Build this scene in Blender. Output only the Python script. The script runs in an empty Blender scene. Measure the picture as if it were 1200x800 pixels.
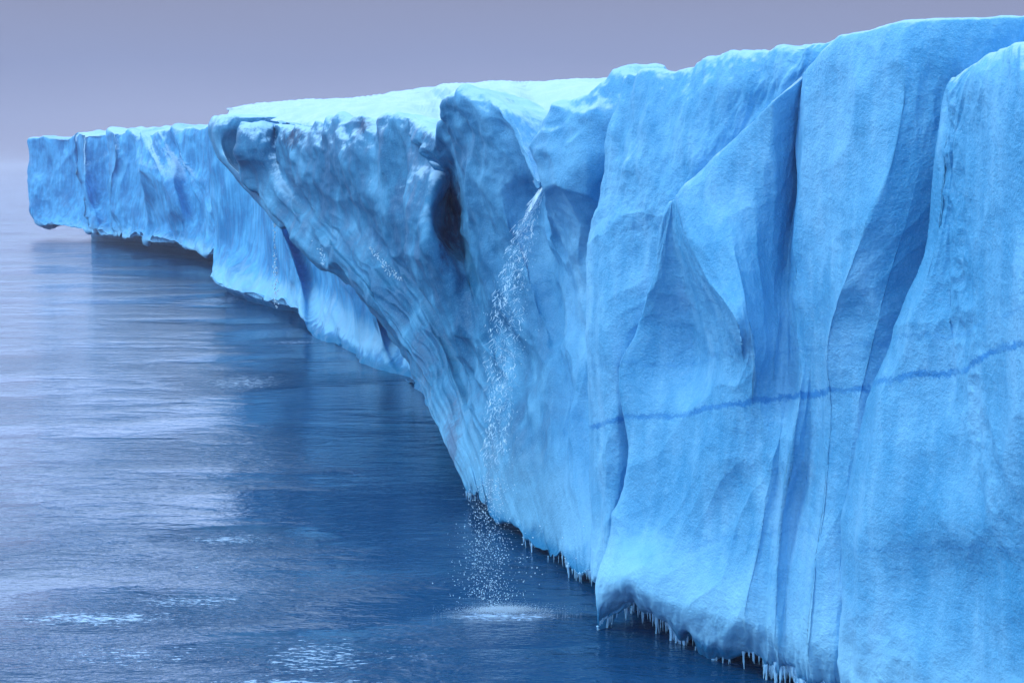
import bpy, math, random
import numpy as np
from mathutils import Vector, Matrix

random.seed(7)
rng = np.random.default_rng(11)
scene = bpy.context.scene
C = scene.collection

# ------------------------------------------------------------------ camera
F = 1650.0                     # focal length in pixels of the 1200 x 800 photograph
CAM_Z = 20.0
PITCH = math.atan(205.0 / F)   # the horizon lies behind the mist, above the photograph's middle
cam_d = bpy.data.cameras.new('camera')
cam_d.sensor_width = 36.0
cam_d.lens = 36.0 * F / 1200.0
cam_d.clip_start = 0.5
cam_d.clip_end = 30000
cam = bpy.data.objects.new('camera', cam_d)
C.objects.link(cam)
cam.location = (0, 0, CAM_Z)
cam.rotation_euler = (math.radians(90) - PITCH, 0, 0)
scene.camera = cam
cp, sp = math.cos(PITCH), math.sin(PITCH)

def P(px, py, Y):
    """world point seen at photograph position (px, py), Y metres ahead of the camera"""
    x = (px - 600.0) / F
    y = -(py - 400.0) / F
    dy = cp + y * sp
    dz = -sp + y * cp
    t = Y / dy
    return np.array([x * t, Y, CAM_Z + dz * t])

def project(p):
    x = p[..., 0]; yy = p[..., 1]; z = p[..., 2] - CAM_Z
    d = yy * cp - z * sp
    u = yy * sp + z * cp
    return np.stack([600 + F * x / d, 400 - F * u / d], -1)

# distance of the near wall's foot line, by column of the photograph
YR_X = [500, 545, 560, 640, 700, 800, 900, 1000, 1100, 1200, 1500]
YR_Y = [96, 87, 84, 73, 66.5, 62, 58, 54, 50.5, 47, 40]
def yref(px):
    return 0.905 * float(np.interp(px, YR_X, YR_Y)) 

# ------------------------------------------------------------------ noise
_perm = rng.permutation(256)
_perm = np.concatenate([_perm, _perm, _perm])
_grad = rng.normal(size=(256, 3)); _grad /= np.linalg.norm(_grad, axis=1)[:, None]
def perlin(p):
    pi = np.floor(p).astype(np.int64); f = p - pi
    w = f * f * f * (f * (f * 6 - 15) + 10)
    pi &= 255
    out = 0
    for dx in (0, 1):
        wx = w[..., 0] if dx else 1 - w[..., 0]
        for dy in (0, 1):
            wy = w[..., 1] if dy else 1 - w[..., 1]
            for dz in (0, 1):
                wz = w[..., 2] if dz else 1 - w[..., 2]
                h = _perm[_perm[_perm[(pi[..., 0] + dx) & 255] + ((pi[..., 1] + dy) & 255)] + ((pi[..., 2] + dz) & 255)]
                g = _grad[h & 255]
                out = out + wx * wy * wz * (g[..., 0] * (f[..., 0] - dx) + g[..., 1] * (f[..., 1] - dy) + g[..., 2] * (f[..., 2] - dz))
    return out * 1.5
def fbm(p, octs=4, gain=0.5):
    a, s, o = 1.0, 0, 0
    for i in range(octs):
        s = s + a * perlin(p * (2.03 ** i) + 17.3 * i); a *= gain
    return s
def ridged(p, octs=3):
    a, s = 1.0, 0
    for i in range(octs):
        s = s + a * (1 - 2 * np.abs(perlin(p * (2.1 ** i) + 9.1 * i))); a *= 0.5
    return s
def sstep(a, b, x):
    t = np.clip((x - a) / (b - a), 0, 1)
    return t * t * (3 - 2 * t)

_ct = rng.random((1024, 6))
def scoops(u, v, seed=0, k=1.0, slope=0.5, jit=0.8):
    """melt scallops: shallow bowls that meet in sharp crests (about -1 .. 1)"""
    iu = np.floor(u).astype(np.int64); iv = np.floor(v).astype(np.int64)
    best = np.full(u.shape, 1e9)
    for a in (-1, 0, 1):
        for c in (-1, 0, 1):
            cu, cv = iu + a, iv + c
            h = _ct[(cu * 73856093 ^ cv * 19349663 ^ (seed * 83492791 + 7)) & 1023]
            du = u - (cu + .5 + jit * (h[..., 0] - .5)); dv = v - (cv + .5 + jit * (h[..., 1] - .5))
            val = .45 * h[..., 2] + slope * ((h[..., 3] - .5) * 2 * du + (h[..., 4] - .5) * 2 * dv) + k * (du * du + dv * dv)
            best = np.minimum(best, val)
    return best * 2 - .8

# ------------------------------------------------------------------ lofted sheets
def slopes(K, crease=()):
    """pchip slopes over index; a crease gets a left and a right slope"""
    n = len(K); d = np.diff(K, axis=0)
    mL = np.zeros_like(K); mR = np.zeros_like(K)
    for i in range(n):
        if i == 0: mL[i] = mR[i] = d[0]
        elif i == n - 1: mL[i] = mR[i] = d[-1]
        elif i in crease: mL[i] = d[i - 1]; mR[i] = d[i]
        else:
            a, b = d[i - 1], d[i]
            m = np.where(a * b > 0, 2 * a * b / np.where(np.abs(a + b) < 1e-9, 1e-9, a + b), 0)
            m = 0.65 * m + 0.35 * 0.5 * (a + b)
            lim = np.minimum(np.linalg.norm(a, axis=-1), np.linalg.norm(b, axis=-1))[..., None] * 1.6
            mag = np.linalg.norm(m, axis=-1, keepdims=True)
            m = m * np.minimum(1, lim / np.maximum(mag, 1e-6))
            mL[i] = mR[i] = m
    return mL, mR
def interp(K, us, crease=()):
    mL, mR = slopes(K, crease)
    i = np.clip(np.floor(us).astype(int), 0, len(K) - 2)
    t = (us - i).reshape((-1,) + (1,) * (K.ndim - 1))
    a, b = K[i], K[i + 1]; ma, mb = mR[i], mL[i + 1]
    t2, t3 = t * t, t * t * t
    return (2*t3 - 3*t2 + 1) * a + (t3 - 2*t2 + t) * ma + (-2*t3 + 3*t2) * b + (t3 - t2) * mb
def samples(K, axis, step):
    """parameter values along an axis so that a step is about `step` photograph pixels"""
    q = project(K)
    L = np.linalg.norm(np.diff(q, axis=axis), axis=-1)
    off = (q[..., 0] > 1215) | (q[..., 0] < -15) | (q[..., 1] > 815) | (q[..., 1] < -15)
    o0, o1 = (off[:-1], off[1:]) if axis == 0 else (off[:, :-1], off[:, 1:])
    L = np.where(o0 & o1, L * 0.2, L)
    L = L.mean(axis=1 - axis) * 0.5 + L.max(axis=1 - axis) * 0.5
    us = []
    for i, l in enumerate(L):
        n = int(np.clip(l / step, 3, 220))
        us += list(i + np.arange(n) / n)
    us.append(len(L))
    return np.array(us, float)

INLAND = np.array([0.80, 0.60, 0.0])

def grid_normals(G):
    du = np.gradient(G, axis=0); dv = np.gradient(G, axis=1)
    n = np.cross(du, dv)
    n /= np.maximum(np.linalg.norm(n, axis=-1, keepdims=True), 1e-9)
    return n

def sheet(name, stations, mat, parent, label=None, crease=(), lcrease=(), top=None, bottom=None,
          left_return=None, right_return=None, step=1.5, ragged=0.0, ragw=1.7, disp=None, top_over=None, inland=INLAND):
    """stations run left to right; each is a list of world points from the lip down to the ice's lower edge"""
    top = [(9, 0.9), (3.0, 0.55), (0.9, 0.25)] if top is None else top
    bottom = [(0.35, -0.1), (1.3, 0.35), (5.0, 1.3), (9.0, -4.5)] if bottom is None else bottom
    S = []
    for k, st in enumerate(stations):
        st = [np.array(p, float) for p in st]
        tp = top_over.get(k, top) if top_over else top
        r = [st[0] + inland * d + np.array([0, 0, z]) for d, z in tp]
        q = []
        for d, z in bottom:
            v = st[-1] + inland * d + np.array([0, 0, z])
            q.append(v)
        S.append(r + st + q)
    cr = set(crease)
    if left_return:
        S = [[p + np.array(v) for p in S[0]] for v in reversed(left_return)] + S
        cr = {c + len(left_return) for c in cr}
    if right_return:
        S = S + [[p + np.array(v) for p in S[-1]] for v in right_return]
    K = np.array(S)
    nl = len(top)
    us = samples(K, 0, step); vs = samples(K, 1, step)
    G = interp(K, us, cr)
    G = np.swapaxes(interp(np.swapaxes(G, 0, 1), vs, {c + nl for c in lcrease}), 0, 1)
    N = grid_normals(G)
    # outwards is against the inland direction, or upwards
    ref = -inland + np.array([0, 0, 0.6])
    if (N @ ref).mean() < 0: N = -N
    # arc lengths in metres: across and down
    au = np.cumsum(np.r_[0, np.linalg.norm(np.diff(G, axis=0), axis=-1).mean(1)])
    av = np.cumsum(np.r_[0, np.linalg.norm(np.diff(G, axis=1), axis=-1).mean(0)])
    UU, VV = np.meshgrid(au, av, indexing='ij')
    lev = np.broadcast_to((vs - nl)[None, :], UU.shape)       # 0 at the lip
    if disp is not None:
        h = disp(G, UU, VV, lev, len(stations[0]) - 1)
        G = G + N * h[..., None]
    if ragged:
        w_ = sstep(len(stations[0]) - 1.9, len(stations[0]) - 1.0, lev) * sstep(len(stations[0]) + 1.5, len(stations[0]) - 0.9, lev)
        zz = fbm(np.stack([UU / ragw, 0 * UU + 5, 0 * UU], -1), 3, .6)
        G[..., 2] += ragged * w_ * (zz - 0.2)
    nu, nv = UU.shape
    verts = G.reshape(-1, 3)
    idx = np.arange(nu * nv).reshape(nu, nv)
    quads = np.stack([idx[:-1, :-1], idx[1:, :-1], idx[1:, 1:], idx[:-1, 1:]], -1).reshape(-1, 4)
    # face winding
    a = verts[quads[:, 1]] - verts[quads[:, 0]]; b = verts[quads[:, 3]] - verts[quads[:, 0]]
    if (np.cross(a, b).sum(0) @ ref) < 0: quads = quads[:, ::-1]
    me = bpy.data.meshes.new(name)
    me.vertices.add(len(verts)); me.vertices.foreach_set('co', verts.astype(np.float32).ravel())
    me.loops.add(quads.size); me.loops.foreach_set('vertex_index', quads.astype(np.int32).ravel())
    me.polygons.add(len(quads))
    me.polygons.foreach_set('loop_start', np.arange(0, quads.size, 4, dtype=np.int32))
    me.polygons.foreach_set('loop_total', np.full(len(quads), 4, dtype=np.int32))
    me.polygons.foreach_set('use_smooth', np.ones(len(quads), bool))
    uv = me.attributes.new('flow', 'FLOAT_VECTOR', 'POINT')
    uv.data.foreach_set('vector', np.stack([UU, VV, lev], -1).astype(np.float32).ravel())
    sa = me.attributes.new('station', 'FLOAT', 'POINT')
    sa.data.foreach_set('value', np.repeat(us - (len(left_return) if left_return else 0), nv).astype(np.float32))
    me.update(calc_edges=True)
    me.materials.append(mat)
    o = bpy.data.objects.new(name, me); C.objects.link(o); o.parent = parent
    if label: o['label'] = label
    # bottom edge for the icicles, lip row for the snow
    nb_ = nl + len(stations[0]) - 1
    js = np.where((vs > nb_ - 0.35) & (vs < nb_ + 1.05))[0]
    jm = js[np.argmin(G[:, js, 2], axis=1)]
    return o, G[np.arange(nu), jm, :], G

# ------------------------------------------------------------------ materials
def new_mat(name):
    m = bpy.data.materials.new(name); m.use_nodes = True
    nt = m.node_tree; nt.nodes.clear()
    out = nt.nodes.new('ShaderNodeOutputMaterial')
    return m, nt, out
class NB:
    def __init__(s, nt): s.nt = nt
    def n(s, t, **kw):
        x = s.nt.nodes.new(t)
        for k, v in kw.items(): setattr(x, k, v)
        return x
    def l(s, a, b): s.nt.links.new(a, b)
    def val(s, sock, v):
        if isinstance(v, (int, float, tuple, list)): sock.default_value = v
        else: s.l(v, sock)
    def math(s, op, a, b=0.0, c=None, clamp=False):
        x = s.n('ShaderNodeMath', operation=op); x.use_clamp = clamp
        s.val(x.inputs[0], a); s.val(x.inputs[1], b)
        if c is not None: s.val(x.inputs[2], c)
        return x.outputs[0]
    def smooth(s, a, lo, hi, to0=0.0, to1=1.0):
        x = s.n('ShaderNodeMapRange', interpolation_type='SMOOTHSTEP')
        s.val(x.inputs['Value'], a); s.val(x.inputs['From Min'], lo); s.val(x.inputs['From Max'], hi)
        s.val(x.inputs['To Min'], to0); s.val(x.inputs['To Max'], to1)
        return x.outputs[0]
    def mix(s, f, a, b, mode='MIX'):
        x = s.n('ShaderNodeMix', data_type='RGBA', blend_type=mode)
        s.val(x.inputs[0], f); s.val(x.inputs[6], a); s.val(x.inputs[7], b)
        return x.outputs[2]
    def noise(s, vec, scale, detail=4, rough=0.5, scl=None, dist=0.0):
        if scl:
            mp = s.n('ShaderNodeMapping'); mp.inputs['Scale'].default_value = scl
            s.l(vec, mp.inputs['Vector']); vec = mp.outputs[0]
        x = s.n('ShaderNodeTexNoise'); s.l(vec, x.inputs['Vector'])
        x.inputs['Scale'].default_value = scale; x.inputs['Detail'].default_value = detail
        x.inputs['Roughness'].default_value = rough; x.inputs['Distortion'].default_value = dist
        return x.outputs['Fac']

def band_plane(a, b, c):
    """z = k0 + k1 x + k2 y through three world points"""
    A = np.array([[1, p[0], p[1]] for p in (a, b, c)]); return np.linalg.solve(A, [a[2], b[2], c[2]])

def ice_material(name, wall=(0.175, 0.50, 0.76), snow=(0.34, 0.60, 0.82), deep=(0.06, 0.32, 0.58), bands=(), dirt=(), vertical=True, footw=0.5, blend=None, wet_shade_z=1.3, f0=0.53, f1=0.86):
    m, nt, out = new_mat(name); b = NB(nt)
    geo = b.n('ShaderNodeNewGeometry'); pos = geo.outputs['Position']
    at = b.n('ShaderNodeAttribute', attribute_name='flow')
    sepn = b.n('ShaderNodeSeparateXYZ'); b.l(geo.outputs['Normal'], sepn.inputs[0])
    sepp = b.n('ShaderNodeSeparateXYZ'); b.l(pos, sepp.inputs[0])
    X, Y, Z = sepp.outputs
    big = b.noise(pos, 0.14, 3, 0.55)
    mid = b.noise(pos, 0.55, 4, 0.6, scl=(1, 1, 0.55), dist=0.5)
    streak = b.noise(pos, 1.0, 4, 0.6, scl=(1.3, 1.3, 0.13)) if vertical else b.noise(at.outputs['Vector'], 1.0, 4, 0.6, scl=(0.55, 0.10, 0.0))
    grain = b.noise(pos, 9.0, 2, 0.7)
    fine = b.noise(pos, 3.0, 4, 0.65)
    # clear blue ice against bubbly, whiter ice
    f = b.math('MULTIPLY_ADD', big, 0.55, b.math('MULTIPLY_ADD', mid, 0.45, b.math('MULTIPLY', streak, 0.35)))
    col = b.mix(b.smooth(f, f0, f1), tuple(deep) + (1,), tuple(wall) + (1,))
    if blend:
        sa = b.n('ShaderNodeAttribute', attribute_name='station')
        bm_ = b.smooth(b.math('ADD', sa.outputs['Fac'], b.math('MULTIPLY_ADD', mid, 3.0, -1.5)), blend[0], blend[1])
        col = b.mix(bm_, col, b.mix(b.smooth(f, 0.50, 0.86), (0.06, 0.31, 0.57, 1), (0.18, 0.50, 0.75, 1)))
    pale = tuple(0.6 * w + 0.4 * s for w, s in zip(wall, snow)) + (1,)
    col = b.mix(b.smooth(f, 0.68, 0.98, 0, 0.75), col, pale)
    col = b.mix(b.smooth(fine, 0.55, 0.8, 0, 0.35), col, pale)
    spk = b.noise(pos, 15.0, 2, 0.8)
    col = b.mix(b.smooth(spk, 0.52, 0.72, 0, 0.40), col, pale)
    col = b.mix(b.smooth(spk, 0.48, 0.28, 0, 0.35), col, tuple(deep) + (1,))
    # blue layer lines in the ice
    if bands:
        nw_ = b.noise(pos, 0.22, 5, 0.6); ne_ = b.noise(pos, 4.5, 3, 0.8); nm_ = b.noise(pos, 0.5, 4, 0.8)
    dn = b.noise(pos, 1.6, 6, 0.75, scl=(1, 1, 0.5)) if dirt else None
    for (k0, k1, k2), w, st in bands:
        pz = b.math('MULTIPLY_ADD', X, float(k1), b.math('MULTIPLY_ADD', Y, float(k2), float(k0)))
        wob = b.math('MULTIPLY_ADD', nw_, 1.1, -0.55)
        dz = b.math('ABSOLUTE', b.math('MULTIPLY_ADD', ne_, 0.5, b.math('ADD', b.math('SUBTRACT', Z, pz), b.math('SUBTRACT', wob, 0.25))))
        g = b.smooth(dz, w * 1.9, w * 0.5)
        g = b.math('MULTIPLY', g, b.smooth(nm_, 0.35, 0.6, 0.5 * st, st))
        col = b.mix(g, col, (0.035, 0.24, 0.55, 1))
    # snow and frost lying on the gentle slopes
    nz = b.math('ADD', sepn.outputs[2], b.math('MULTIPLY_ADD', fine, 0.8, -0.40))
    zz = b.smooth(Z, 15.0, 21.5)
    sn = b.math('MULTIPLY', b.smooth(nz, 0.40, 0.85), zz)
    col = b.mix(sn, col, tuple(snow) + (1,))
    zw = b.math('ADD', Z, b.math('MULTIPLY_ADD', mid, 5.0, -2.5))
    foot = b.math('MULTIPLY', b.math('MULTIPLY', b.smooth(zw, 5.5, 2.8), b.smooth(zw, 0.4, 1.6)), footw)
    col = b.mix(foot, col, (0.34, 0.74, 0.95, 1))
    # wet ice near the water, coloured deep blue to add shade to the undercut
    col = b.mix(b.smooth(b.math('ADD', Z, b.math('MULTIPLY_ADD', fine, 1.0, -.5)), wet_shade_z, wet_shade_z * .35), col, (0.015, 0.20, 0.40, 1))
    # dirt frozen into the ice
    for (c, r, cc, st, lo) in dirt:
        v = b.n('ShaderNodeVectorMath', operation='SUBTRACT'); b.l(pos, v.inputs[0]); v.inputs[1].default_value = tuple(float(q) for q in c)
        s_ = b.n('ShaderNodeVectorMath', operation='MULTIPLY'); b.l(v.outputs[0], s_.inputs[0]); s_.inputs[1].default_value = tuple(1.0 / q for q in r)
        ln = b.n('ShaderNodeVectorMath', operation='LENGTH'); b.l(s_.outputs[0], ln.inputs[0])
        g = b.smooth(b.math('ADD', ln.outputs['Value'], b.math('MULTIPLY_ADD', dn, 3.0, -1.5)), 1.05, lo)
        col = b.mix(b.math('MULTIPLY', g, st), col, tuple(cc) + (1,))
    bs = b.n('ShaderNodeBsdfPrincipled')
    b.l(col, bs.inputs['Base Color'])
    bs.inputs['Roughness'].default_value = 0.42
    b.l(b.smooth(mid, 0.35, 0.65, 0.42, 0.72), bs.inputs['Roughness'])
    bs.inputs['IOR'].default_value = 1.31
    bs.inputs['Specular IOR Level'].default_value = 0.4
    h = b.math('MULTIPLY_ADD', grain, 0.07, b.math('MULTIPLY_ADD', fine, 0.07, b.math('MULTIPLY_ADD', mid, 0.10, b.math('MULTIPLY', streak, 0.04))))
    bp = b.n('ShaderNodeBump'); bp.inputs['Strength'].default_value = 0.62; bp.inputs['Distance'].default_value = 1.0
    b.l(h, bp.inputs['Height']); b.l(bp.outputs[0], bs.inputs['Normal'])
    b.l(bs.outputs[0], out.inputs['Surface'])
    return m

PN = lambda px, py, off=0.0: P(px, py, yref(px) + off)

band1 = band_plane(PN(728, 492, .8), PN(960, 462, -.2), PN(1200, 402, -4))
band2 = band_plane(PN(735, 640, .2), PN(930, 625, 0), PN(1150, 640, -2))
band3 = band_plane(PN(730, 425, .8), PN(960, 410, -.2), PN(1200, 362, -4))
near_bands = [(band1, 0.085, 0.95), (band2, 0.05, 0.30), (band3, 0.05, 0.30)]

DIRTC = (0.05, 0.06, 0.13)
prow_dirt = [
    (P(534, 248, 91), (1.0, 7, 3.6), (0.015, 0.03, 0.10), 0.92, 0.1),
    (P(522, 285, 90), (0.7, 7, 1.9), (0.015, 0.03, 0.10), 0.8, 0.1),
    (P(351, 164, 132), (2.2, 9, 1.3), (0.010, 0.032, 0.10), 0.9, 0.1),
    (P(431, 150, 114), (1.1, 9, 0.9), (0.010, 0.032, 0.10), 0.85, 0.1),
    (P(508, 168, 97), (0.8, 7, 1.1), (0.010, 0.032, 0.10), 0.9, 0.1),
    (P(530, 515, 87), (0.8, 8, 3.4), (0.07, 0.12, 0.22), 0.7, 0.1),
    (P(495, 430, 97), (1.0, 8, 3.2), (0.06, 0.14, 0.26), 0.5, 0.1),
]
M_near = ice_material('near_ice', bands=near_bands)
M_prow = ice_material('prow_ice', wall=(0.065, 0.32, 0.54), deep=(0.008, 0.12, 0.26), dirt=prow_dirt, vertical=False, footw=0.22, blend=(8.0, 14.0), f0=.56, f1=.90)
M_far = ice_material('far_ice', wet_shade_z=1.0, wall=(0.085, 0.45, 0.78), deep=(0.010, 0.19, 0.44))
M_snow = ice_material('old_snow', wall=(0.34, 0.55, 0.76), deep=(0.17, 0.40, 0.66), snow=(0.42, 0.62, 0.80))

# ------------------------------------------------------------------ the ice cliff
cliff = bpy.data.objects.new('ice_cliff', None); C.objects.link(cliff)
cliff.location = (0, 0, 0)
cliff['label'] = 'long blue ice cliff of a glacier front, snow topped, overhanging the dark sea'
cliff['category'] = 'glacier'

def zone(offs, pts, add=0.0):
    return [PN(p[0], p[1], o + add) for p, o in zip(pts, offs)]

# ---- relief
def disp_near(G, U, V, lev, nb):
    h = 0.13 * fbm(G / np.array([4.0, 4.0, 5.0]), 3, 0.42)
    wu = U + 1.3 * fbm(G / 5.0 + 31, 2); wv = V + 2.5 * fbm(G / 6.0 + 57, 2)
    h += 0.20 * scoops(wu / 4.6, wv / 8.5, 3, 1.0, .9)
    h += 0.09 * scoops(wu / 1.5 + .12 * wv, wv / 3.2, 5, 1.0, .9)
    h += 0.025 * fbm(np.stack([U / 0.9, V / 5.0, 0 * U], -1), 3)
    upper = np.exp(-((lev - 0.6) / 1.2) ** 2)
    h += upper * 0.12 * ridged(np.stack([U / 1.6, V / 5.0, 0 * U + 3], -1), 3)
    foot = sstep(nb - 1.6, nb, lev)
    h += foot * 0.22 * fbm(np.stack([U / 1.1, V / 3.0, 0 * U + 8], -1), 4)
    h *= .30 + .70 * sstep(-.6, 1.4, lev)
    h += 0.020 * fbm(G / 0.45, 3)
    return h
def disp_A(G, U, V, lev, nb):
    h = disp_near(G, U, V, lev, nb)
    q = project(G)
    cx = np.interp(q[..., 1], [90, 265, 350, 420, 500, 600, 700], [1114, 1116, 1124, 1134, 1148, 1170, 1192])
    wd = np.interp(q[..., 1], [90, 200, 400, 600], [9, 14, 20, 12])
    g = np.exp(-((q[..., 0] - cx) / wd) ** 2)
    h += g * (0.12 * ridged(G / np.array([.8, .8, 1.3]), 2, ) - .06) * sstep(720, 560, q[..., 1])
    return h
def disp_D(G, U, V, lev, nb):
    h = disp_near(G, U, V, lev, nb)
    up = sstep(6.5, 1.0, lev)
    return h + up * 0.24 * fbm(np.stack([U / 0.8, V / 2.6, 0 * U + 3], -1), 4)
def disp_prow(G, U, V, lev, nb):
    h = 0.40 * fbm(G / np.array([7, 9, 9.0]), 4)
    wu = U + 1.6 * fbm(G / 6.0 + 31, 2); wv = V + 4 * fbm(G / 8.0 + 57, 2)
    h += 0.75 * scoops(wu / 5.2, wv / 14.0, 11, 1.0, 1.0) * sstep(nb, nb - 3, lev)
    h += 0.22 * scoops(wu / 2.2, wv / 6.0, 12, 1.0, 1.0) * sstep(nb, nb - 2, lev)
    h += 0.10 * sstep(nb, nb - 4, lev) * fbm(np.stack([U / 1.7, V / 9.0, 0 * U], -1), 4)
    h += 0.12 * ridged(G / np.array([4.5, 7, 4.0]), 3) * sstep(4.5, 1.5, lev)
    h *= sstep(nb + 1.0, nb - 1.5, lev) * .75 + .25
    h += np.exp(-((lev - 0.6) / 1.0) ** 2) * 0.45 * ridged(np.stack([U / 3.2, V / 6.0, 0 * U + 3], -1), 3)
    h += 0.02 * fbm(G / 0.8, 3) + 0.13 * fbm(G / np.array([1.8, 2.6, 1.8]) + 4, 3) * sstep(nb, nb - 2, lev)
    return h
def disp_far(G, U, V, lev, nb):
    h = 0.8 * fbm(G / np.array([10, 14, 14.0]), 5)
    wu = U + 3 * fbm(G / 12.0 + 31, 2); wv = V + 6 * fbm(G / 14.0 + 57, 2)
    h += 1.3 * scoops(wu / 10.0, wv / 22.0, 21, 1.0, 1.1)
    h += 0.3 * scoops(wu / 4.0, wv / 8.0, 22, 1.0, 1.0)
    h += 0.15 * ridged(np.stack([U / 5.0, V / 22.0, 0 * U], -1), 3)
    h += sstep(nb - 1.5, nb, lev) * 0.8 * fbm(np.stack([U / 4, V / 5.0, 0 * U + 8], -1), 4)
    return h
def disp_snow(G, U, V, lev, nb):
    return 0.55 * fbm(G / 8.0, 4) + 0.10 * fbm(G / 1.5, 3)

edges = {}
# ---- right-hand column (A)
A = [
 zone([-.4,-.9,-1.1,-.9,-1.0,-1.1,-1.1,-1.0,-.7,-.3],
      [(1128,84),(1103,108),(1094,165),(1087,262),(1064,340),(1042,400),(1005,480),(988,590),(985,700),(990,835)]),
 zone([-1.3,-1.8,-1.9,-1.8,-1.9,-2.0,-2.0,-2.3,-1.9,-1.8],
      [(1142,74),(1118,104),(1106,165),(1098,262),(1082,340),(1062,405),(1027,480),(1012,600),(1015,700),(1010,838)]),
 zone([-1.5,-2.1,-1.8,-1.6,-1.5,-1.6,-1.9,-2.6,-2.0,-2.2],
      [(1158,66),(1136,102),(1120,168),(1113,265),(1116,345),(1120,420),(1105,500),(1075,610),(1080,690),(1070,845)]),
 zone([-2.0,-2.8,-2.8,-2.6,-2.4,-2.3,-2.1,-2.5,-1.9,-2.3],
      [(1172,58),(1160,98),(1146,168),(1140,265),(1140,345),(1138,420),(1145,505),(1150,605),(1150,695),(1140,860)]),
 zone([-2.3,-3.4,-3.6,-3.7,-3.8,-3.7,-3.4,-2.9,-2.4,-2.8],
      [(1200,50),(1195,95),(1190,168),(1190,265),(1190,350),(1190,430),(1195,520),(1205,600),(1215,700),(1225,880)]),
 zone([-2.5,-3.8,-4.2,-4.5,-4.6,-4.5,-4.2,-3.7,-3.2,-3.2],
      [(1260,44),(1260,95),(1260,168),(1260,265),(1260,350),(1262,430),(1265,520),(1268,600),(1275,700),(1285,900)]),
 zone([-2.0,-3.0,-3.2,-3.5,-3.6,-3.5,-3.4,-3.2,-2.8,-2.8],
      [(1480,20),(1480,95),(1480,168),(1480,265),(1480,350),(1480,430),(1480,520),(1480,600),(1480,700),(1490,980)]),
]
_, edges['A'], _ = sheet('buttress', A, M_near, cliff, 'rounded right-hand column of the ice wall with a pitted vertical groove',
      left_return=[(1.4, 1.2, -.1), (4, 6, -.4)], right_return=[(10, -8, 0)], crease=(1, 2, 3, 4), disp=disp_A, ragged=.7,
      top=[(12, .8), (3.2, .2), (.9, .05)])

# ---- smooth wall and folded facets (B + C)
BC = [
 zone([-.3,-.3,-.2,.1,-.3,-.2,-.2,-.7,-1.4,-.9],
      [(787,238),(773,285),(759,335),(745,380),(722,428),(724,480),(730,545),(716,620),(701,680),(702,720)]),
 zone([-.4,-.2,.1,.7,1.1,.4,-.1,-.6,-1.8,.3],
      [(790,235),(788,278),(795,325),(806,370),(812,425),(802,482),(790,550),(762,625),(736,678),(737,703)]),
 zone([-.7,-1.1,-1.5,-1.9,-.7,-.6,-.5,-.6,-1.4,.3],
      [(797,228),(806,272),(828,325),(864,378),(868,432),(862,480),(850,550),(808,630),(784,705),(788,746)]),
 zone([-.6,-.9,-1.3,-1.6,-1.2,-.6,-.4,-.7,-1.2,.0],
      [(835,190),(846,245),(862,300),(876,362),(884,425),(880,480),(872,550),(850,635),(822,718),(824,760)]),
 zone([-.3,.0,.2,.1,-.2,-.1,-.2,-.8,-1.1,-.3],
      [(905,121),(906,190),(908,262),(910,335),(912,405),(907,470),(900,550),(888,640),(870,728),(874,768)]),
 zone([1.1,1.5,1.4,1.0,.4,.2,.1,-.1,-.4,-.1],
      [(943,88),(941,150),(935,218),(925,290),(922,365),(922,445),(914,530),(904,625),(896,735),(900,776)]),
 zone([-.1,-.3,-.2,.0,.1,-.1,-.7,-.6,-.7,-.5],
      [(951,80),(946,145),(940,215),(931,285),(932,355),(938,440),(928,520),(913,620),(908,740),(912,782)]),
 zone([-.3,-.4,-.3,-.3,-.2,.2,.3,.3,-.2,-.3],
      [(985,46),(982,118),(978,195),(970,265),(958,335),(950,430),(945,520),(928,620),(918,744),(922,790)]),
 zone([-.4,-.7,-.9,-1.1,-1.2,-1.0,-.7,-1.0,-1.2,-.6],
      [(1058,27),(1060,100),(1046,185),(1020,255),(993,318),(968,400),(966,500),(955,620),(942,748),(950,800)]),
 zone([-.2,-.3,-.4,-.5,-.5,-.5,-.4,-.5,-.5,-.3],
      [(1100,25),(1092,105),(1080,190),(1062,262),(1040,335),(1022,400),(1000,500),(985,620),(976,752),(978,812)]),
 zone([.6,.8,.9,1.1,1.2,1.2,1.1,.9,.8,.7],
      [(1200,22),(1180,105),(1160,190),(1140,262),(1110,335),(1090,400),(1060,500),(1040,620),(1030,752),(1030,820)]),
]
for i_, st_ in enumerate(BC):            # deepen the folds of the wall
    for j_ in range(len(st_)):
        px_, py_ = project(st_[j_]); o_ = st_[j_][1] - yref(px_)
        st_[j_] = P(px_, py_, yref(px_) - .2 + (o_ + .2) * ([1.5, 1.65, 1.65, 1.65, 1.6, 1.15, .8, .8, 1.0, 1.0][j_]))
for i_ in range(1, 11):
    v_ = BC[i_][-1] - np.array([0, 0, CAM_Z]); k_ = 1 + (.9 if i_ < 7 else .5) / v_[1]
    BC[i_][-1] = np.array([0, 0, CAM_Z]) + v_ * k_
    v_ = BC[i_][-2] - np.array([0, 0, CAM_Z]); BC[i_][-2] = np.array([0, 0, CAM_Z]) + v_ * (1 - .35 / v_[1])
low = [(5, -.6), (2.0, -.2), (.5, .0)]
_, edges['BC'], _ = sheet('buttress', BC, M_near, cliff, 'broad smooth ice wall with a sharp diagonal crest and a thin blue layer line',
      left_return=[(1.0, 1.4, 0), (3.5, 5, 0)], right_return=[(8, 4, 0)], crease=tuple(range(1, 11)), disp=disp_near, ragged=.8,
      top_over={k: low for k in range(0, 6)}, top=[(14, .8), (4.0, .22), (1.0, .05)])

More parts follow.
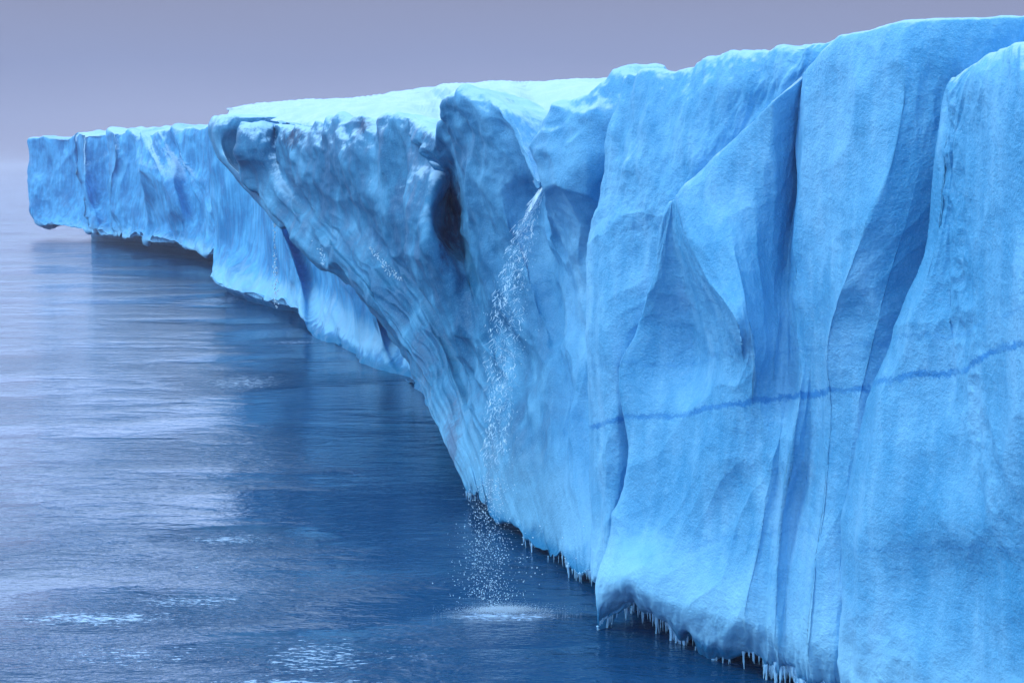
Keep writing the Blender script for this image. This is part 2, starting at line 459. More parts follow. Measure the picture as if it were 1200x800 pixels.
# ---- runneled column (D)
D = [
 zone([3.2,2.6,2.2,2.0,1.8,1.8,1.8,1.8,1.7,1.6],
      [(728,90),(722,142),(712,182),(699,225),(684,288),(686,360),(688,450),(689,540),(694,605),(697,664)]),
 zone([2.6,1.6,1.0,.8,.6,.7,.8,.8,.8,.8],
      [(760,84),(748,140),(733,182),(720,228),(708,288),(706,360),(708,450),(708,540),(708,605),(706,670)]),
 zone([2.6,1.5,1.0,.7,.7,.9,1.1,1.1,1.2,1.2],
      [(798,80),(788,130),(775,175),(762,228),(745,288),(738,360),(730,450),(728,540),(724,605),(720,674)]),
 zone([2.4,1.2,.9,.8,1.2,1.8,2.2,2.2,2.2,2.0],
      [(850,65),(840,110),(826,160),(812,210),(800,288),(780,360),(760,450),(750,540),(742,605),(735,678)]),
 zone([2.2,1.4,1.4,1.6,2.2,2.8,3,3,3,3],
      [(905,58),(895,90),(882,130),(868,180),(850,288),(830,360),(810,450),(790,540),(780,605),(760,680)]),
 zone([2.4,2.0,2.0,2.4,3.0,3.5,3.6,3.6,3.6,3.6],
      [(972,52),(960,72),(950,100),(945,150),(930,288),(910,360),(880,450),(860,540),(840,605),(820,684)]),
]
_, edges['D'], _ = sheet('buttress', D, M_near, cliff, 'melt-runneled ice column right of the small waterfall',
      left_return=[(.8, 1.2, 0), (2.5, 5, 0)], disp=disp_D, ragged=.6, right_return=[(4, 4, 0)],
      top=[(14, .6), (4.0, .15), (1.0, .03)])

# ---- the prow and the hollow behind the waterfall (F + E), explicit distances
def L(pts, k=1.0): return [P(p[0], p[1], p[2] * k) for p in pts]
FE = [
 L([(283,146,151),(283,178,149),(284,203,147),(300,230,142),(345,281,130),(410,341,117),(470,421,106),(506,492,96),(545,570,87)]),
 L([(300,142,148),(300,175,145),(302,200,143),(318,228,139),(358,276,128),(418,338,115),(475,418,104.5),(510,492,94.5),(548,573,86.3)]),
 L([(322,146,149),(325,175,146.5),(329,200,144),(345,232,138),(375,275,126.3),(428,338,114.2),(480,416,103.6),(514,490,93.9),(551,575,85.7)]),
 L([(333,150,142),(330,178,139),(336,207,136),(354,238,132),(385,280,124),(436,338,113.5),(486,414,103),(518,488,93.5),(554,577,85.3)]),
 L([(362,142,134),(362,175,131),(372,212,128),(392,250,123),(418,292,116.5),(456,342,109),(498,414,101),(527,488,92.6),(560,582,84.5)]),
 L([(404,140,125),(402,170,122),(410,215,119),(428,258,115),(450,300,110.5),(478,346,105.5),(512,414,99.5),(538,490,91.5),(570,590,83)]),
 L([(445,135,117),(442,168,114.5),(447,215,112),(458,260,109.5),(474,305,106.5),(497,350,102.5),(528,418,96.5),(552,495,89),(585,600,81)]),
 L([(480,138,110),(478,165,108.5),(476,205,106.5),(472,248,104),(478,290,101),(504,345,97.5),(546,422,92.5),(568,500,86.5),(604,618,78.5)]),
 L([(502,158,105),(505,182,103),(504,215,100.5),(495,250,98),(505,295,95.5),(530,348,93.0),(566,428,89),(586,510,83.8),(622,632,76.2)]),
 L([(517,166,103),(524,190,102),(527,220,101),(530,250,99.5),(538,285,97),(555,345,92.5),(590,430,86.8),(606,520,81.5),(640,642,74.3)]),
 L([(528,120,99),(532,150,97.5),(539,200,95.8),(549,245,94),(556,280,92.5),(582,338,89.5),(612,432,84.5),(625,525,79.5),(652,650,73)]),
 L([(560,115,96),(566,145,93),(576,195,91),(585,240,90),(594,285,88.5),(612,342,86.5),(638,442,81.8),(645,530,77.3),(664,656,71.5)]),
 L([(592,122,93),(600,150,91),(612,195,89.5),(618,240,88.5),(624,285,87),(634,345,84.5),(650,448,80.5),(656,535,76.3),(674,660,70.6)]),
 L([(630,212,88),(634,222,87.5),(638,235,87.3),(640,260,86.5),(642,295,85.3),(647,350,83.0),(658,450,79.5),(664,538,75.5),(680,662,70)]),
 L([(650,140,83.5),(643,165,82),(641,205,81),(647,240,81.5),(655,295,81.5),(660,352,80.5),(668,452,77.8),(672,540,74.5),(688,664,69.4)]),
 L([(676,122,81.5),(668,150,79),(666,195,78),(668,238,78.5),(672,295,79.5),(678,352,79),(682,452,76.8),(684,540,74),(694,665,69)]),
 L([(705,100,80),(700,140,77.5),(698,190,76.5),(698,238,77),(700,295,78.5),(702,352,78),(704,452,76),(706,540,73.5),(710,668,69)]),
 L([(750,90,80),(745,140,78),(742,190,78),(740,238,78.5),(740,295,79),(740,352,79),(740,452,77),(740,540,74),(740,670,70)]),
]
def nudge(i_, js, d_):
    for j_ in js:
        v_ = FE[i_][j_] - np.array([0, 0, CAM_Z]); FE[i_][j_] = np.array([0, 0, CAM_Z]) + v_ * (1 + d_ / v_[1])
nudge(8, (2, 3, 4), -2.2); nudge(7, (3, 4), -1.0); nudge(9, (2, 3, 4), 2.2); nudge(9, (5, 6), 1.0)
nudge(5, (3, 4, 5), 1.5); nudge(6, (4, 5, 6), 2.0); nudge(4, (1, 2), -1.5); nudge(12, (3, 4, 5), 1.2)
for j_ in range(2, 7):
    for i_, d_ in ((0, 5.0), (1, 2.2)):
        v_ = FE[i_][j_] - np.array([0, 0, CAM_Z]); FE[i_][j_] = np.array([0, 0, CAM_Z]) + v_ * (1 + d_ / v_[1])
for i_, st in enumerate(FE):        # the right half leans out over the sea towards its lip
    w_ = min(1, max(0, (i_ - 5) / 6.0)); w_ = w_ * w_ * (3 - 2 * w_)
    for j_ in range(len(st)):
        k_ = .945 - .10 * w_ * (1 - j_ / 8.0)
        st[j_] = np.array([0, 0, CAM_Z]) * (1 - k_) + st[j_] * k_
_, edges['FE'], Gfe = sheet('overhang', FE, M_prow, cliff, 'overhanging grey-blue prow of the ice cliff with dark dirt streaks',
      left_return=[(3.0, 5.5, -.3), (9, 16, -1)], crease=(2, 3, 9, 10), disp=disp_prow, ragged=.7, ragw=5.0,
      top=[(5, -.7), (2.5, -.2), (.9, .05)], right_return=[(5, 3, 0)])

# ---- thin fin at the prow's far side
FIN = [
 L([(252,136,168),(245,150,166),(247,168,165),(256,188,162),(275,208,157),(300,235,149),(330,268,140)], .96),
 L([(268,134,162),(258,150,160),(258,166,160),(266,186,158),(283,206,153),(306,232,146),(336,264,138)], .96),
 L([(292,138,160),(282,152,160),(278,168,162),(282,190,162),(296,210,157),(316,236,149),(345,266,140)], .96),
]
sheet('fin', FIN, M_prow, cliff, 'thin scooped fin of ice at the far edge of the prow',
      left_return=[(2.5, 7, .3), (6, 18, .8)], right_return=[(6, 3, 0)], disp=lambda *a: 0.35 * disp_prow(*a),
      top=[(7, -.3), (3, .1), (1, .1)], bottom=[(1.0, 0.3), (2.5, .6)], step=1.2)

# ---- sunlit facets behind the prow (G)
Gs = [
 L([(243,150,236),(243,190,236),(247,235,235),(250,280,233),(248,305,229),(246,325,226)]),
 L([(256,148,226),(254,192,227),(258,238,228),(262,285,228),(262,312,223),(262,336,215)]),
 L([(275,150,220),(278,195,220),(285,240,219),(288,288,217),(286,316,213),(283,342,206)]),
 L([(300,155,216),(300,200,212),(305,245,209),(310,290,206),(312,325,202),(312,352,196.5)]),
 L([(318,165,203),(320,210,197),(328,262,189),(343,305,183),(352,338,181),(350,364,180)]),
 L([(330,175,204),(333,225,198),(344,280,190),(360,330,183),(366,365,176),(364,390,168)]),
 L([(345,185,190),(355,240,182),(376,295,172),(394,345,165),(399,382,159),(400,413,155)]),
 L([(360,195,178),(375,250,166),(404,308,153),(430,355,144),(436,395,142),(438,431,140)]),
 L([(380,205,177),(398,265,167),(426,325,155),(450,378,145),(462,415,138),(468,448,133)]),
 L([(400,215,168),(425,280,155),(455,345,141),(478,398,131),(490,435,126.5),(496,470,122)]),
 L([(430,230,160),(460,300,145),(495,370,130),(515,425,121),(528,470,114.5),(535,505,107)]),
]
_, edges['G'], _ = sheet('buttress', Gs, M_far, cliff, 'pale blue faceted ice foot behind the overhanging prow',
      left_return=[(5, 9, 0), (16, 26, 0)], disp=lambda *a: 0.5 * disp_far(*a), crease=(4, 6, 8), bottom=[(.5, -.1), (1.2, -.4), (3, -3)],
      right_return=[(6, -2, 0)], top=[(14, .5), (4, .3), (1, .2)])

# ---- far wall (H)
Hs = [
 L([(32,167,452),(33,190,450),(35,215,447),(38,238,444),(42,254,442),(50,261,440)], .90),
 L([(46,163,446),(46,190,446),(47,215,444),(50,238,442),(54,256,438),(62,264,434)], .90),
 L([(70,161,443),(71,190,442),(72,215,440),(75,240,436),(80,258,432),(84,266,428)], .90),
 L([(91,161,441),(93,190,440),(97,218,436),(102,242,431),(107,262,422),(111,270,418)], .90),
 L([(94,157,416),(96,188,412),(99,215,408),(104,242,406),(110,260,403),(115,271,400)], .90),
 L([(112,156,414),(112,188,413),(113,216,412),(116,242,408),(122,262,402),(126,273,398)], .90),
 L([(129,156,413),(129,188,412),(130,215,410),(132,245,404),(134,266,398),(137,276,394)], .90),
 L([(131,156,390),(133,186,386),(128,215,388),(128,245,388),(136,262,386),(143,277,384)], .90),
 L([(152,156,388),(158,180,386),(153,215,384),(152,248,380),(155,266,376),(160,279,372)], .90),
 L([(157,158,366),(166,182,362),(176,208,357),(180,248,360),(178,268,362),(174,281,360)], .90),
 L([(172,156,358),(181,184,348),(191,214,340),(201,244,336),(206,264,338),(205,285,340)], .90),
 L([(196,155,352),(206,184,346),(216,212,340),(226,244,336),(230,264,333),(228,291,328)], .90),
 L([(216,153,344),(220,180,342),(232,212,334),(242,250,322),(247,276,316),(249,298,310)], .90),
 L([(243,150,330),(250,188,324),(256,222,317),(262,255,310),(268,282,304),(275,305,296)], .90),
 L([(290,146,300),(290,188,298),(300,222,292),(310,255,286),(320,285,280),(330,315,272)], .90),
]
_, edges['H'], _ = sheet('headland', Hs, M_far, cliff, 'distant blue end of the ice cliff, undercut above black water',
      left_return=[(8, 10, 0), (60, 60, 0)], disp=disp_far, crease=(3, 4, 6, 7, 9, 12), step=1.0,
      bottom=[(1.0, .3), (9, 3.2), (18, 2.4), (24, -4)], ragged=.9, ragw=11.0, top=[(30, 1.5), (8, .8), (2, .4)])

# ---- snow slope over the prow and the gully
SN = [
 L([(280,129,300),(270,131,230),(263,138,180),(266,150,172)]),
 L([(290,126,270),(292,130,215),(296,137,170),(300,146,158)]),
 L([(320,122,260),(330,126,205),(340,134,158),(350,150,150)]),
 L([(380,119,240),(380,122,190),(384,130,150),(392,150,136)]),
 L([(430,116,220),(430,119,175),(432,128,138),(436,150,124)]),
 L([(465,111,205),(468,116,165),(474,128,130),(480,150,116)]),
 L([(490,106,190),(495,116,155),(502,140,122),(508,168,108)]),
 L([(512,103,180),(516,120,148),(520,150,118),(522,178,106)]),
 L([(530,103,175),(534,108,140),(538,140,115),(540,165,104)]),
 L([(575,99,165),(575,103,130),(576,112,107),(582,140,100)]),
 L([(600,98,160),(602,103,128),(604,125,104),(606,160,95)]),
 L([(625,97,150),(626,115,120),(628,160,100),(628,214,90)]),
 L([(655,97,145),(655,115,116),(650,160,98),(642,216,89)]),
 L([(690,97,140),(688,110,112),(680,150,95),(670,214,88)]),
 L([(720,96,135),(720,110,110),(715,150,94),(705,214,88)]),
]
for i_, st in enumerate(SN):
    k_ = [1, .97, .95, .95, .95, .95, .95, .95, .93, .90, .875, .865, .86, .86, .86][i_]
    for j_ in range(len(st)):
        st[j_] = np.array([0, 0, CAM_Z]) * (1 - k_) + st[j_] * k_
sheet('snow_slope', SN, M_snow, cliff, 'bright snow slope on top of the overhang, dipping into a gully', disp=disp_snow, inland=np.array([.25, .97, 0]),
      top=[(200, 2.0), (60, 1.5)], bottom=[(4, .0), (10, -1.5)], right_return=[(20, 10, 0)])

# ---- flat top of the glacier, reaching inland
def plain_mesh(name, verts, faces, mat, parent=None):
    me = bpy.data.meshes.new(name); me.from_pydata([tuple(map(float, v)) for v in verts], [], faces); me.materials.append(mat); me.update()
    o = bpy.data.objects.new(name, me); C.objects.link(o); o.parent = parent
    return o
ring = [(60, 38), (23, 62), (12, 80), (9, 96), (-2, 120), (-8, 165), (-18, 225), (-44, 285), (-72, 335), (-97, 372), (-123, 412), (-60, 900), (900, 900), (900, 20)]
nr = len(ring)
pv = [(x, y, 22.5) for x, y in ring] + [(x, y, -3) for x, y in ring]
pf = [tuple(range(nr))[::-1]] + [(i, (i + 1) % nr, nr + (i + 1) % nr, nr + i) for i in range(nr)]
plain_mesh('ice_plateau', pv, pf, M_far, cliff)

# ------------------------------------------------------------------ icicles
mi, nt, out = new_mat('clear_ice'); b = NB(nt)
bs = b.n('ShaderNodeBsdfPrincipled'); bs.inputs['Base Color'].default_value = (0.32, 0.66, 0.90, 1); bs.inputs['Roughness'].default_value = 0.15
bs.inputs['Transmission Weight'].default_value = 0.12; bs.inputs['IOR'].default_value = 1.31
b.l(bs.outputs[0], out.inputs['Surface'])
def icicle_mesh(k):
    r = random.Random(k); vs, fs = [], []
    n, m = 7, 9; ph = r.uniform(0, 6)
    for j in range(m):
        t = j / (m - 1)
        rad = (1 - t) ** 0.8 * (1 + 0.25 * math.sin(t * 17 + ph)) * 0.075 + 0.004
        if j == 0: rad *= 1.15
        cx = 0.02 * math.sin(t * 3 + ph); cy = 0.02 * math.cos(t * 4 + ph)
        for i in range(n):
            a = 2 * math.pi * i / n
            vs.append((cx + rad * math.cos(a), cy + rad * math.sin(a), -t + 0.12))
    for j in range(m - 1):
        for i in range(n):
            fs.append((j*n + i, j*n + (i+1) % n, (j+1)*n + (i+1) % n, (j+1)*n + i))
    fs.append(tuple(range((m-1)*n, m*n))); fs.append(tuple(range(n))[::-1])
    me = bpy.data.meshes.new('icicle'); me.from_pydata(vs, [], fs); me.materials.append(mi)
    me.polygons.foreach_set('use_smooth', [True] * len(me.polygons)); me.update()
    return me
IM = [icicle_mesh(k) for k in range(7)]
def hang(edge, x0, x1, n, lmin, lmax, n_fringe=0):
    q = project(edge)
    ok = np.where((q[:, 0] > x0) & (q[:, 0] < x1) & (q[:, 1] < 830))[0]
    if len(ok) == 0: return
    centers = [random.choice(list(ok)) for _ in range(max(2, n // 4))]
    def spot():
        c = random.choice(centers) if random.random() < 0.6 else random.choice(list(ok))
        i = int(np.clip(c + random.gauss(0, 6), ok[0], ok[-1]))
        return edge[i] + INLAND * random.uniform(-.22, .0) + np.array([0, 0, .05])
    for _ in range(n):
        o = bpy.data.objects.new('icicle', random.choice(IM)); C.objects.link(o); o.parent = cliff
        l = lmin + (lmax - lmin) * random.random() ** 1.8
        o.location = tuple(spot())
        w = random.uniform(.6, 1.1) * (0.6 + 0.45 * l)
        o.scale = (w, w, l); o.rotation_euler = (random.gauss(0, .03), random.gauss(0, .03), random.uniform(0, 6))
    for _ in range(n_fringe):
        m = random.choice(IM); l = random.uniform(.2, .65); w = random.uniform(.28, .5); p = spot()
        base = len(FR_V)
        FR_V.extend([(p[0] + v.co.x * w, p[1] + v.co.y * w, p[2] + v.co.z * l) for v in m.vertices])
        FR_F.extend([tuple(base + k for k in f.vertices) for f in m.polygons])
FR_V, FR_F = [], []
hang(edges['BC'], 698, 745, 14, .4, 1.3, 20)
hang(edges['BC'], 745, 985, 46, .4, 1.4, 230)
hang(edges['FE'], 600, 700, 28, .3, .9, 70)
hang(edges['FE'], 540, 566, 6, .3, .8, 12)
fr = plain_mesh('icicle_fringe', FR_V, FR_F, mi, cliff); fr['kind'] = 'stuff'

# ------------------------------------------------------------------ falling meltwater
mw, nt, out = new_mat('falling_water'); b = NB(nt)
bs = b.n('ShaderNodeBsdfPrincipled'); bs.inputs['Base Color'].default_value = (0.62, 0.86, 0.98, 1); bs.inputs['Roughness'].default_value = 0.1
bs.inputs['IOR'].default_value = 1.33
b.l(bs.outputs[0], out.inputs['Surface'])
mfoam, nt, out = new_mat('foam'); b = NB(nt)
bs = b.n('ShaderNodeBsdfPrincipled'); bs.inputs['Base Color'].default_value = (0.62, 0.80, 0.93, 1); bs.inputs['Roughness'].default_value = 0.5
b.l(bs.outputs[0], out.inputs['Surface'])

OCT = np.array([(1,0,0),(-1,0,0),(0,1,0),(0,-1,0),(0,0,1),(0,0,-1)], float)
OF = [(0,2,4),(2,1,4),(1,3,4),(3,0,4),(2,0,5),(1,2,5),(3,1,5),(0,3,5)]
def blobs(name, pts, radii, mat, parent, stretch=1.3):
    V, Fc = [], []
    for p, r in zip(pts, radii):
        o = len(V)
        sc = np.array([r * random.uniform(.6, 1.2), r * random.uniform(.6, 1.2), r * random.uniform(.8, stretch)])
        th = random.gauss(0, .6); c, s = math.cos(th), math.sin(th)
        for v in OCT:
            w = v * sc; w = np.array([w[0]*c + w[2]*s, w[1], -w[0]*s + w[2]*c])
            V.append(tuple(p + w))
        Fc += [tuple(o + i for i in f) for f in OF]
    me = bpy.data.meshes.new(name); me.from_pydata(V, [], Fc); me.materials.append(mat)
    me.polygons.foreach_set('use_smooth', [True] * len(me.polygons)); me.update()
    o = bpy.data.objects.new(name, me); C.objects.link(o); o.parent = parent
    return o
def tubes(name, paths, mat, parent):
    V, Fc = [], []
    for pts, rad in paths:
        n = 5; o = len(V)
        for j, p in enumerate(pts):
            r = rad[j]
            for i in range(n):
                a = 2 * math.pi * i / n
                V.append((p[0] + r * math.cos(a), p[1] + r * math.sin(a), p[2] + .3 * r * math.sin(a * 2)))
        for j in range(len(pts) - 1):
            for i in range(n):
                Fc.append((o + j*n + i, o + j*n + (i+1) % n, o + (j+1)*n + (i+1) % n, o + (j+1)*n + i))
    me = bpy.data.meshes.new(name); me.from_pydata(V, [], Fc); me.materials.append(mat)
    me.polygons.foreach_set('use_smooth', [True] * len(me.polygons)); me.update()
    o = bpy.data.objects.new(name, me); C.objects.link(o); o.parent = parent
    return o

fall = bpy.data.objects.new('waterfall', None); C.objects.link(fall); fall.location = (0, 0, 0)
fall['label'] = 'thin waterfall of meltwater breaking into drops as it drops from the gully in the ice'
fall['category'] = 'waterfall'
WX = [213, 260, 300, 350, 400, 450, 530, 600, 660, 735]
WC = [639, 619, 608, 600, 593, 590, 582, 570, 571, 575]
WW = [2, 8, 13, 17, 18, 14, 12, 17, 24, 28]
WY = [74.5, 74.2, 73.8, 73.2, 72.4, 71.5, 69.5, 67.5, 65.5, 61.8]
def wpos(py, u):
    cx = np.interp(py, WX, WC); w = np.interp(py, WX, WW); Yd = np.interp(py, WX, WY)
    return P(cx + u * w, py, Yd + 0.5 * math.sin(u * 3 + py * .05))
paths = []
for k in range(900):
    t0 = 214 + 330 * random.random() ** 1.25; ln = random.uniform(2, 8) * (2.0 if t0 < 240 else 1)
    rr_ = random.random() ** 3
    side = -.75 if random.random() < .62 else .35          # a dense left edge and a looser right one
    u = side + random.gauss(0, .33); pts = []; rad = []
    n = int(ln / .8) + 3; du = random.gauss(0, .16)
    for j in range(n):
        py = t0 + ln * j / n
        du = du * .85 + random.gauss(0, .05); u += du * .30
        pts.append(wpos(py, u)); e = math.sin(math.pi * min(1, (j + .5) / n))
        rad.append((.007 + .018 * rr_) * (e + .15))
    paths.append((pts, rad))
tubes('water_strand', paths, mw, fall)
pts, rad = [], []
for k in range(5200):
    py = 225 + 512 * random.random() ** 0.95
    dense = np.interp(py, [225, 450, 560, 640, 737], [.55, .75, .7, 1.0, .9])
    if random.random() > dense: continue
    pts.append(wpos(py, random.gauss(0, .75 if py > 480 else .6))); rad.append(.007 + .022 * random.random() ** 3 + (.009 if py > 560 else 0))
for k in range(90):      # strays drifting right under the arch
    pts.append(P(random.gauss(625, 32), random.uniform(610, 720), random.uniform(64, 68))); rad.append(.012 + .035 * random.random() ** 2)
o = blobs('water_drops', pts, rad, mw, fall); o['kind'] = 'stuff'
# splash: foam thrown up in a low flat crown and lying on the water
pts, rad = [], []
sc = P(588, 738, 62); sc[2] = 0
for k in range(15000):
    gx, gy = random.gauss(0, 1), random.gauss(0, 1)
    if random.random() < .7: gx *= .5; gy *= .5
    x = sc[0] + 1.25 * gx; y = sc[1] + .45 * gy + .06 * gx
    rr = math.hypot(gx, gy)
    z = abs(random.gauss(0, .045)) * max(0, 1.6 - rr) + (random.expovariate(6) * max(.2, 1.3 - .6 * rr) if random.random() < .10 else 0)
    pts.append(np.array([x, y, z])); rad.append(.004 + .010 * random.random() ** 2)
o = blobs('splash', pts, rad, mfoam, fall, 1.1); o['kind'] = 'stuff'

# small drips falling off the prow's edge
def trickle(label, path, n, r0):
    t = bpy.data.objects.new('meltwater_trickle', None); C.objects.link(t); t['label'] = label; t['category'] = 'dripping water'
    pts, rad = [], []
    for k in range(n):
        s = random.random() * (len(path) - 1); i = int(s); f = s - i
        a, bq = path[i], path[i + 1]
        q = [a[j] + (bq[j] - a[j]) * f for j in range(3)]
        pts.append(P(q[0] + random.gauss(0, path[i][3]), q[1] + random.gauss(0, 1.5), q[2])); rad.append(r0 * random.uniform(.5, 1.4))
    o = blobs('water_drops', pts, rad, mw, t, 3.5); o['kind'] = 'stuff'
trickle('straight line of drips falling from the far edge of the prow to the sea', [(322,238,139,1.0),(322,300,138,1.5),(324,362,137,2.2)], 130, .05)
trickle('short row of drips hanging off the underside of the prow', [(355,272,125,1.5),(380,295,119,3.0),(382,312,118,2)], 60, .045)
trickle('ragged drips falling past the shaded face of the overhang', [(434,290,108,2),(455,315,105,4),(470,330,103,3)], 90, .04)

# ------------------------------------------------------------------ sea
def on_sea(px, py):
    d = (py - 195.0); return P(px, py, F * CAM_Z / d)
def seapt(px, py):
    p = P(px, py, 100.0); t = CAM_Z / (CAM_Z - p[2]); return (p[0] * t, 100.0 * t, 0.0)
glint_foam_spots = [(110, 724, 150, 13, 1.0), (220, 704, 110, 12, .8), (370, 770, 100, 34, .85), (150, 768, 180, 24, .62), (330, 800, 150, 8, 1.0),
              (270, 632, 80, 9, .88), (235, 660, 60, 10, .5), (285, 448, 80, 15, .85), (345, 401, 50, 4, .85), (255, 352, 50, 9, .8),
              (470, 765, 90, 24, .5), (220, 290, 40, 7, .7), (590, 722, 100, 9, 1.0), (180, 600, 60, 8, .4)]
paws = [(seapt(150, 715), (7, 3.5), 1.0), (seapt(330, 770), (6, 3), 1.6), (seapt(585, 738), (5, 3), 1.2),
        (seapt(280, 632), (5, 3.5), 1.3), (seapt(270, 448), (7, 7), .8), (seapt(340, 400), (6, 4), .5), (seapt(200, 330), (12, 16), 0.4)]
ms, nt, out = new_mat('sea_water'); b = NB(nt)
geo = b.n('ShaderNodeNewGeometry'); pos = geo.outputs['Position']
w1 = b.noise(pos, 1.0, 3, 0.5, scl=(0.55, 1.5, 1), dist=0.4)
w2 = b.noise(pos, 1.0, 3, 0.5, scl=(0.05, 0.17, 1), dist=0.3)
w3 = b.noise(pos, 1.0, 3, 0.5, scl=(2.2, 5.0, 1), dist=0.3)
patch = b.smooth(b.noise(pos, 1.0, 4, 0.6, scl=(0.03, 0.07, 1)), 0.40, 0.66, 0.20, 0.9)
# catspaws: places where the wind or the falling water roughens the surface
for (c, r, a_) in paws:
    v = b.n('ShaderNodeVectorMath', operation='SUBTRACT'); b.l(pos, v.inputs[0]); v.inputs[1].default_value = tuple(c)
    s_ = b.n('ShaderNodeVectorMath', operation='MULTIPLY'); b.l(v.outputs[0], s_.inputs[0]); s_.inputs[1].default_value = (1 / r[0], 1 / r[1], 1)
    ln = b.n('ShaderNodeVectorMath', operation='LENGTH'); b.l(s_.outputs[0], ln.inputs[0])
    g = b.smooth(b.math('ADD', ln.outputs['Value'], b.math('MULTIPLY_ADD', w2, 1.6, -.8)), 1.15, 0.2, 0, a_)
    patch = b.math('ADD', patch, g)
hh = b.math('MULTIPLY_ADD', w1, 0.20, b.math('MULTIPLY_ADD', w2, 0.45, b.math('MULTIPLY', w3, 0.11)))
bp = b.n('ShaderNodeBump'); bp.inputs['Distance'].default_value = 1.0; bp.inputs['Strength'].default_value = 1.0
b.l(b.math('MULTIPLY', patch, hh), bp.inputs['Height'])
bs = b.n('ShaderNodeBsdfPrincipled')
bs.inputs['Base Color'].default_value = (0.0005, 0.048, 0.135, 1)
bs.inputs['Roughness'].default_value = 0.05; bs.inputs['IOR'].default_value = 1.45
# glints on the water painted as pale streaky flecks, with foam round the splash
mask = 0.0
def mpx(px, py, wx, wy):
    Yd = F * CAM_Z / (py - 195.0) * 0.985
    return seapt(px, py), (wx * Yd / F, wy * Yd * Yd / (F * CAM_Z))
for (px, py, wx, wy, a_) in glint_foam_spots:
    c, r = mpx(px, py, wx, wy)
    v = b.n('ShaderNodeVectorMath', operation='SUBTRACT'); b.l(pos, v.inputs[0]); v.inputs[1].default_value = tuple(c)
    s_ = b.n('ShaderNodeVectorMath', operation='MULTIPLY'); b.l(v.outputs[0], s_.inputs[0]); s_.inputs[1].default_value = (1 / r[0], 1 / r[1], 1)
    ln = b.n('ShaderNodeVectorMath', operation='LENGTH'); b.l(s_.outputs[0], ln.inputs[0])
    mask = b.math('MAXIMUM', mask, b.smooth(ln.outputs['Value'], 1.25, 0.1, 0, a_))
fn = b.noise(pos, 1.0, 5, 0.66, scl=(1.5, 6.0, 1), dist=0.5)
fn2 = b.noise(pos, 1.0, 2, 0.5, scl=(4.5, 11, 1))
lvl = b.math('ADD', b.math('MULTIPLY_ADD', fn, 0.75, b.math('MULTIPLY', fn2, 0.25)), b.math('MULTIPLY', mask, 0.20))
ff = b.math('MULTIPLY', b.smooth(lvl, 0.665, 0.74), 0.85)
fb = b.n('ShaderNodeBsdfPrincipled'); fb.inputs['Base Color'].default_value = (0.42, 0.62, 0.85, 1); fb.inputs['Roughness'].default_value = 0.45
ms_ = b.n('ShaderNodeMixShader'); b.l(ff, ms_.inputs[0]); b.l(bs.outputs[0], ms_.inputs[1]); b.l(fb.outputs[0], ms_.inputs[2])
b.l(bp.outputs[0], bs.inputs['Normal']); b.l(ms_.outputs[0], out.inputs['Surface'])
R = 9000
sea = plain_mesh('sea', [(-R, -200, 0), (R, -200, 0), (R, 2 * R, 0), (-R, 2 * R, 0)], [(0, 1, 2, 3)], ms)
sea['kind'] = 'structure'; sea['label'] = 'dark blue rippled sea along the foot of the ice'

# ------------------------------------------------------------------ mist over the sea
mh, nt, out = new_mat('mist'); b = NB(nt)
pvn = b.n('ShaderNodeVolumePrincipled'); pvn.inputs['Color'].default_value = (0.80, 0.77, 0.90, 1)
pvn.inputs['Density'].default_value = 0.0003; pvn.inputs['Anisotropy'].default_value = 0.0
b.l(pvn.outputs[0], out.inputs['Volume'])
def boxmesh(name, lo, hi, mat):
    x0, y0, z0 = lo; x1, y1, z1 = hi
    v = [(x0,y0,z0),(x1,y0,z0),(x1,y1,z0),(x0,y1,z0),(x0,y0,z1),(x1,y0,z1),(x1,y1,z1),(x0,y1,z1)]
    return plain_mesh(name, v, [(3,2,1,0),(4,5,6,7),(0,1,5,4),(1,2,6,5),(2,3,7,6),(3,0,4,7)], mat)
hz = boxmesh('haze', (-9100, -300, -4), (9100, 18100, 34), mh)
hz['kind'] = 'stuff'; hz['label'] = 'thin pale mist hanging over the sea and hiding the horizon'

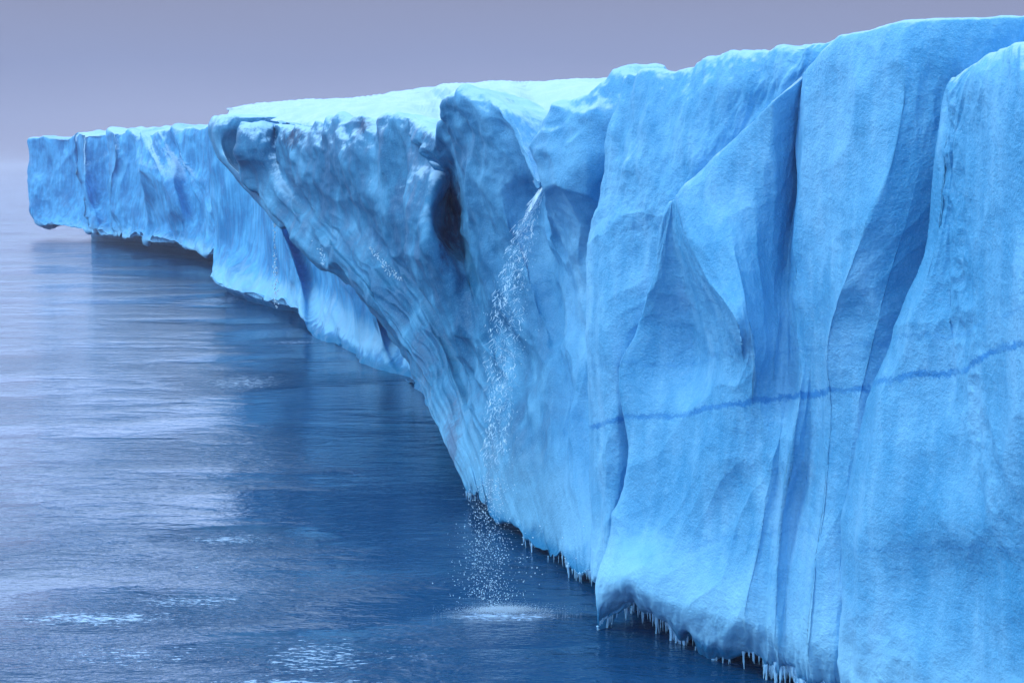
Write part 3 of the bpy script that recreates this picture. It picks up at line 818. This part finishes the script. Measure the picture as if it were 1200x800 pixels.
# ------------------------------------------------------------------ light
SUN_EL, SUN_AZ = 48, -102      # degrees; azimuth measured from +Y (ahead) to +X (right)
w = bpy.data.worlds.new('World'); scene.world = w; w.use_nodes = True
nt = w.node_tree; nt.nodes.clear(); b = NB(nt)
wo = b.n('ShaderNodeOutputWorld'); bg = b.n('ShaderNodeBackground')
sky = b.n('ShaderNodeTexSky', sky_type='NISHITA'); sky.sun_disc = False
sky.sun_elevation = math.radians(SUN_EL); sky.sun_rotation = math.radians(SUN_AZ); sky.dust_density = 3
tc = b.n('ShaderNodeTexCoord'); sx = b.n('ShaderNodeSeparateXYZ'); b.l(tc.outputs['Generated'], sx.inputs[0])
cl = b.noise(tc.outputs['Generated'], 2.2, 4, 0.5, scl=(1, 1, 3))
ramp = b.n('ShaderNodeValToRGB'); b.l(b.math('ADD', sx.outputs[2], b.math('MULTIPLY_ADD', cl, 0.05, -0.025)), ramp.inputs[0])
e = ramp.color_ramp.elements
e[0].position = 0.0; e[0].color = (0.36, 0.42, 0.66, 1)
e[1].position = 1.0; e[1].color = (0.65, 1.0, 1.35, 1)
for p_, c_ in ((0.03, (0.33, 0.40, 0.65, 1)), (0.07, (0.27, 0.33, 0.56, 1)), (0.125, (0.26, 0.29, 0.46, 1)), (0.155, (1.1, 1.55, 2.7, 1)), (0.23, (1.7, 2.35, 3.6, 1)), (0.34, (1.5, 2.05, 2.85, 1)), (0.52, (0.8, 1.2, 1.6, 1))):
    x = e.new(p_); x.color = c_
mixn = b.mix(0.88, sky.outputs[0], (0, 0, 0, 1))
# the cloud deck (ramp) covers most of the clear sky behind it
sc1 = b.n('ShaderNodeVectorMath', operation='SCALE'); b.l(sky.outputs[0], sc1.inputs[0]); sc1.inputs['Scale'].default_value = 0.08
sc2 = b.n('ShaderNodeVectorMath', operation='SCALE'); b.l(ramp.outputs[0], sc2.inputs[0]); sc2.inputs['Scale'].default_value = 10.0
ad = b.n('ShaderNodeVectorMath', operation='ADD'); b.l(sc1.outputs[0], ad.inputs[0]); b.l(sc2.outputs[0], ad.inputs[1])
b.l(ad.outputs[0], bg.inputs['Color']); bg.inputs['Strength'].default_value = 0.1
b.l(bg.outputs[0], wo.inputs['Surface'])

ld = bpy.data.lights.new('sun', 'SUN'); ld.energy = 1.2; ld.angle = math.radians(16); ld.color = (1.0, 0.98, 0.95)
so = bpy.data.objects.new('sun', ld); C.objects.link(so)
el, az = math.radians(SUN_EL), math.radians(SUN_AZ)
to_sun = Vector((math.sin(az) * math.cos(el), math.cos(az) * math.cos(el), math.sin(el)))
so.rotation_euler = to_sun.to_track_quat('Z', 'Y').to_euler()
so.location = (0, 0, 100)

scene.render.resolution_x = 1024; scene.render.resolution_y = 682
scene.view_settings.view_transform = 'Standard'; scene.view_settings.look = 'None'
scene.view_settings.exposure = 0.0; scene.view_settings.gamma = 1.0
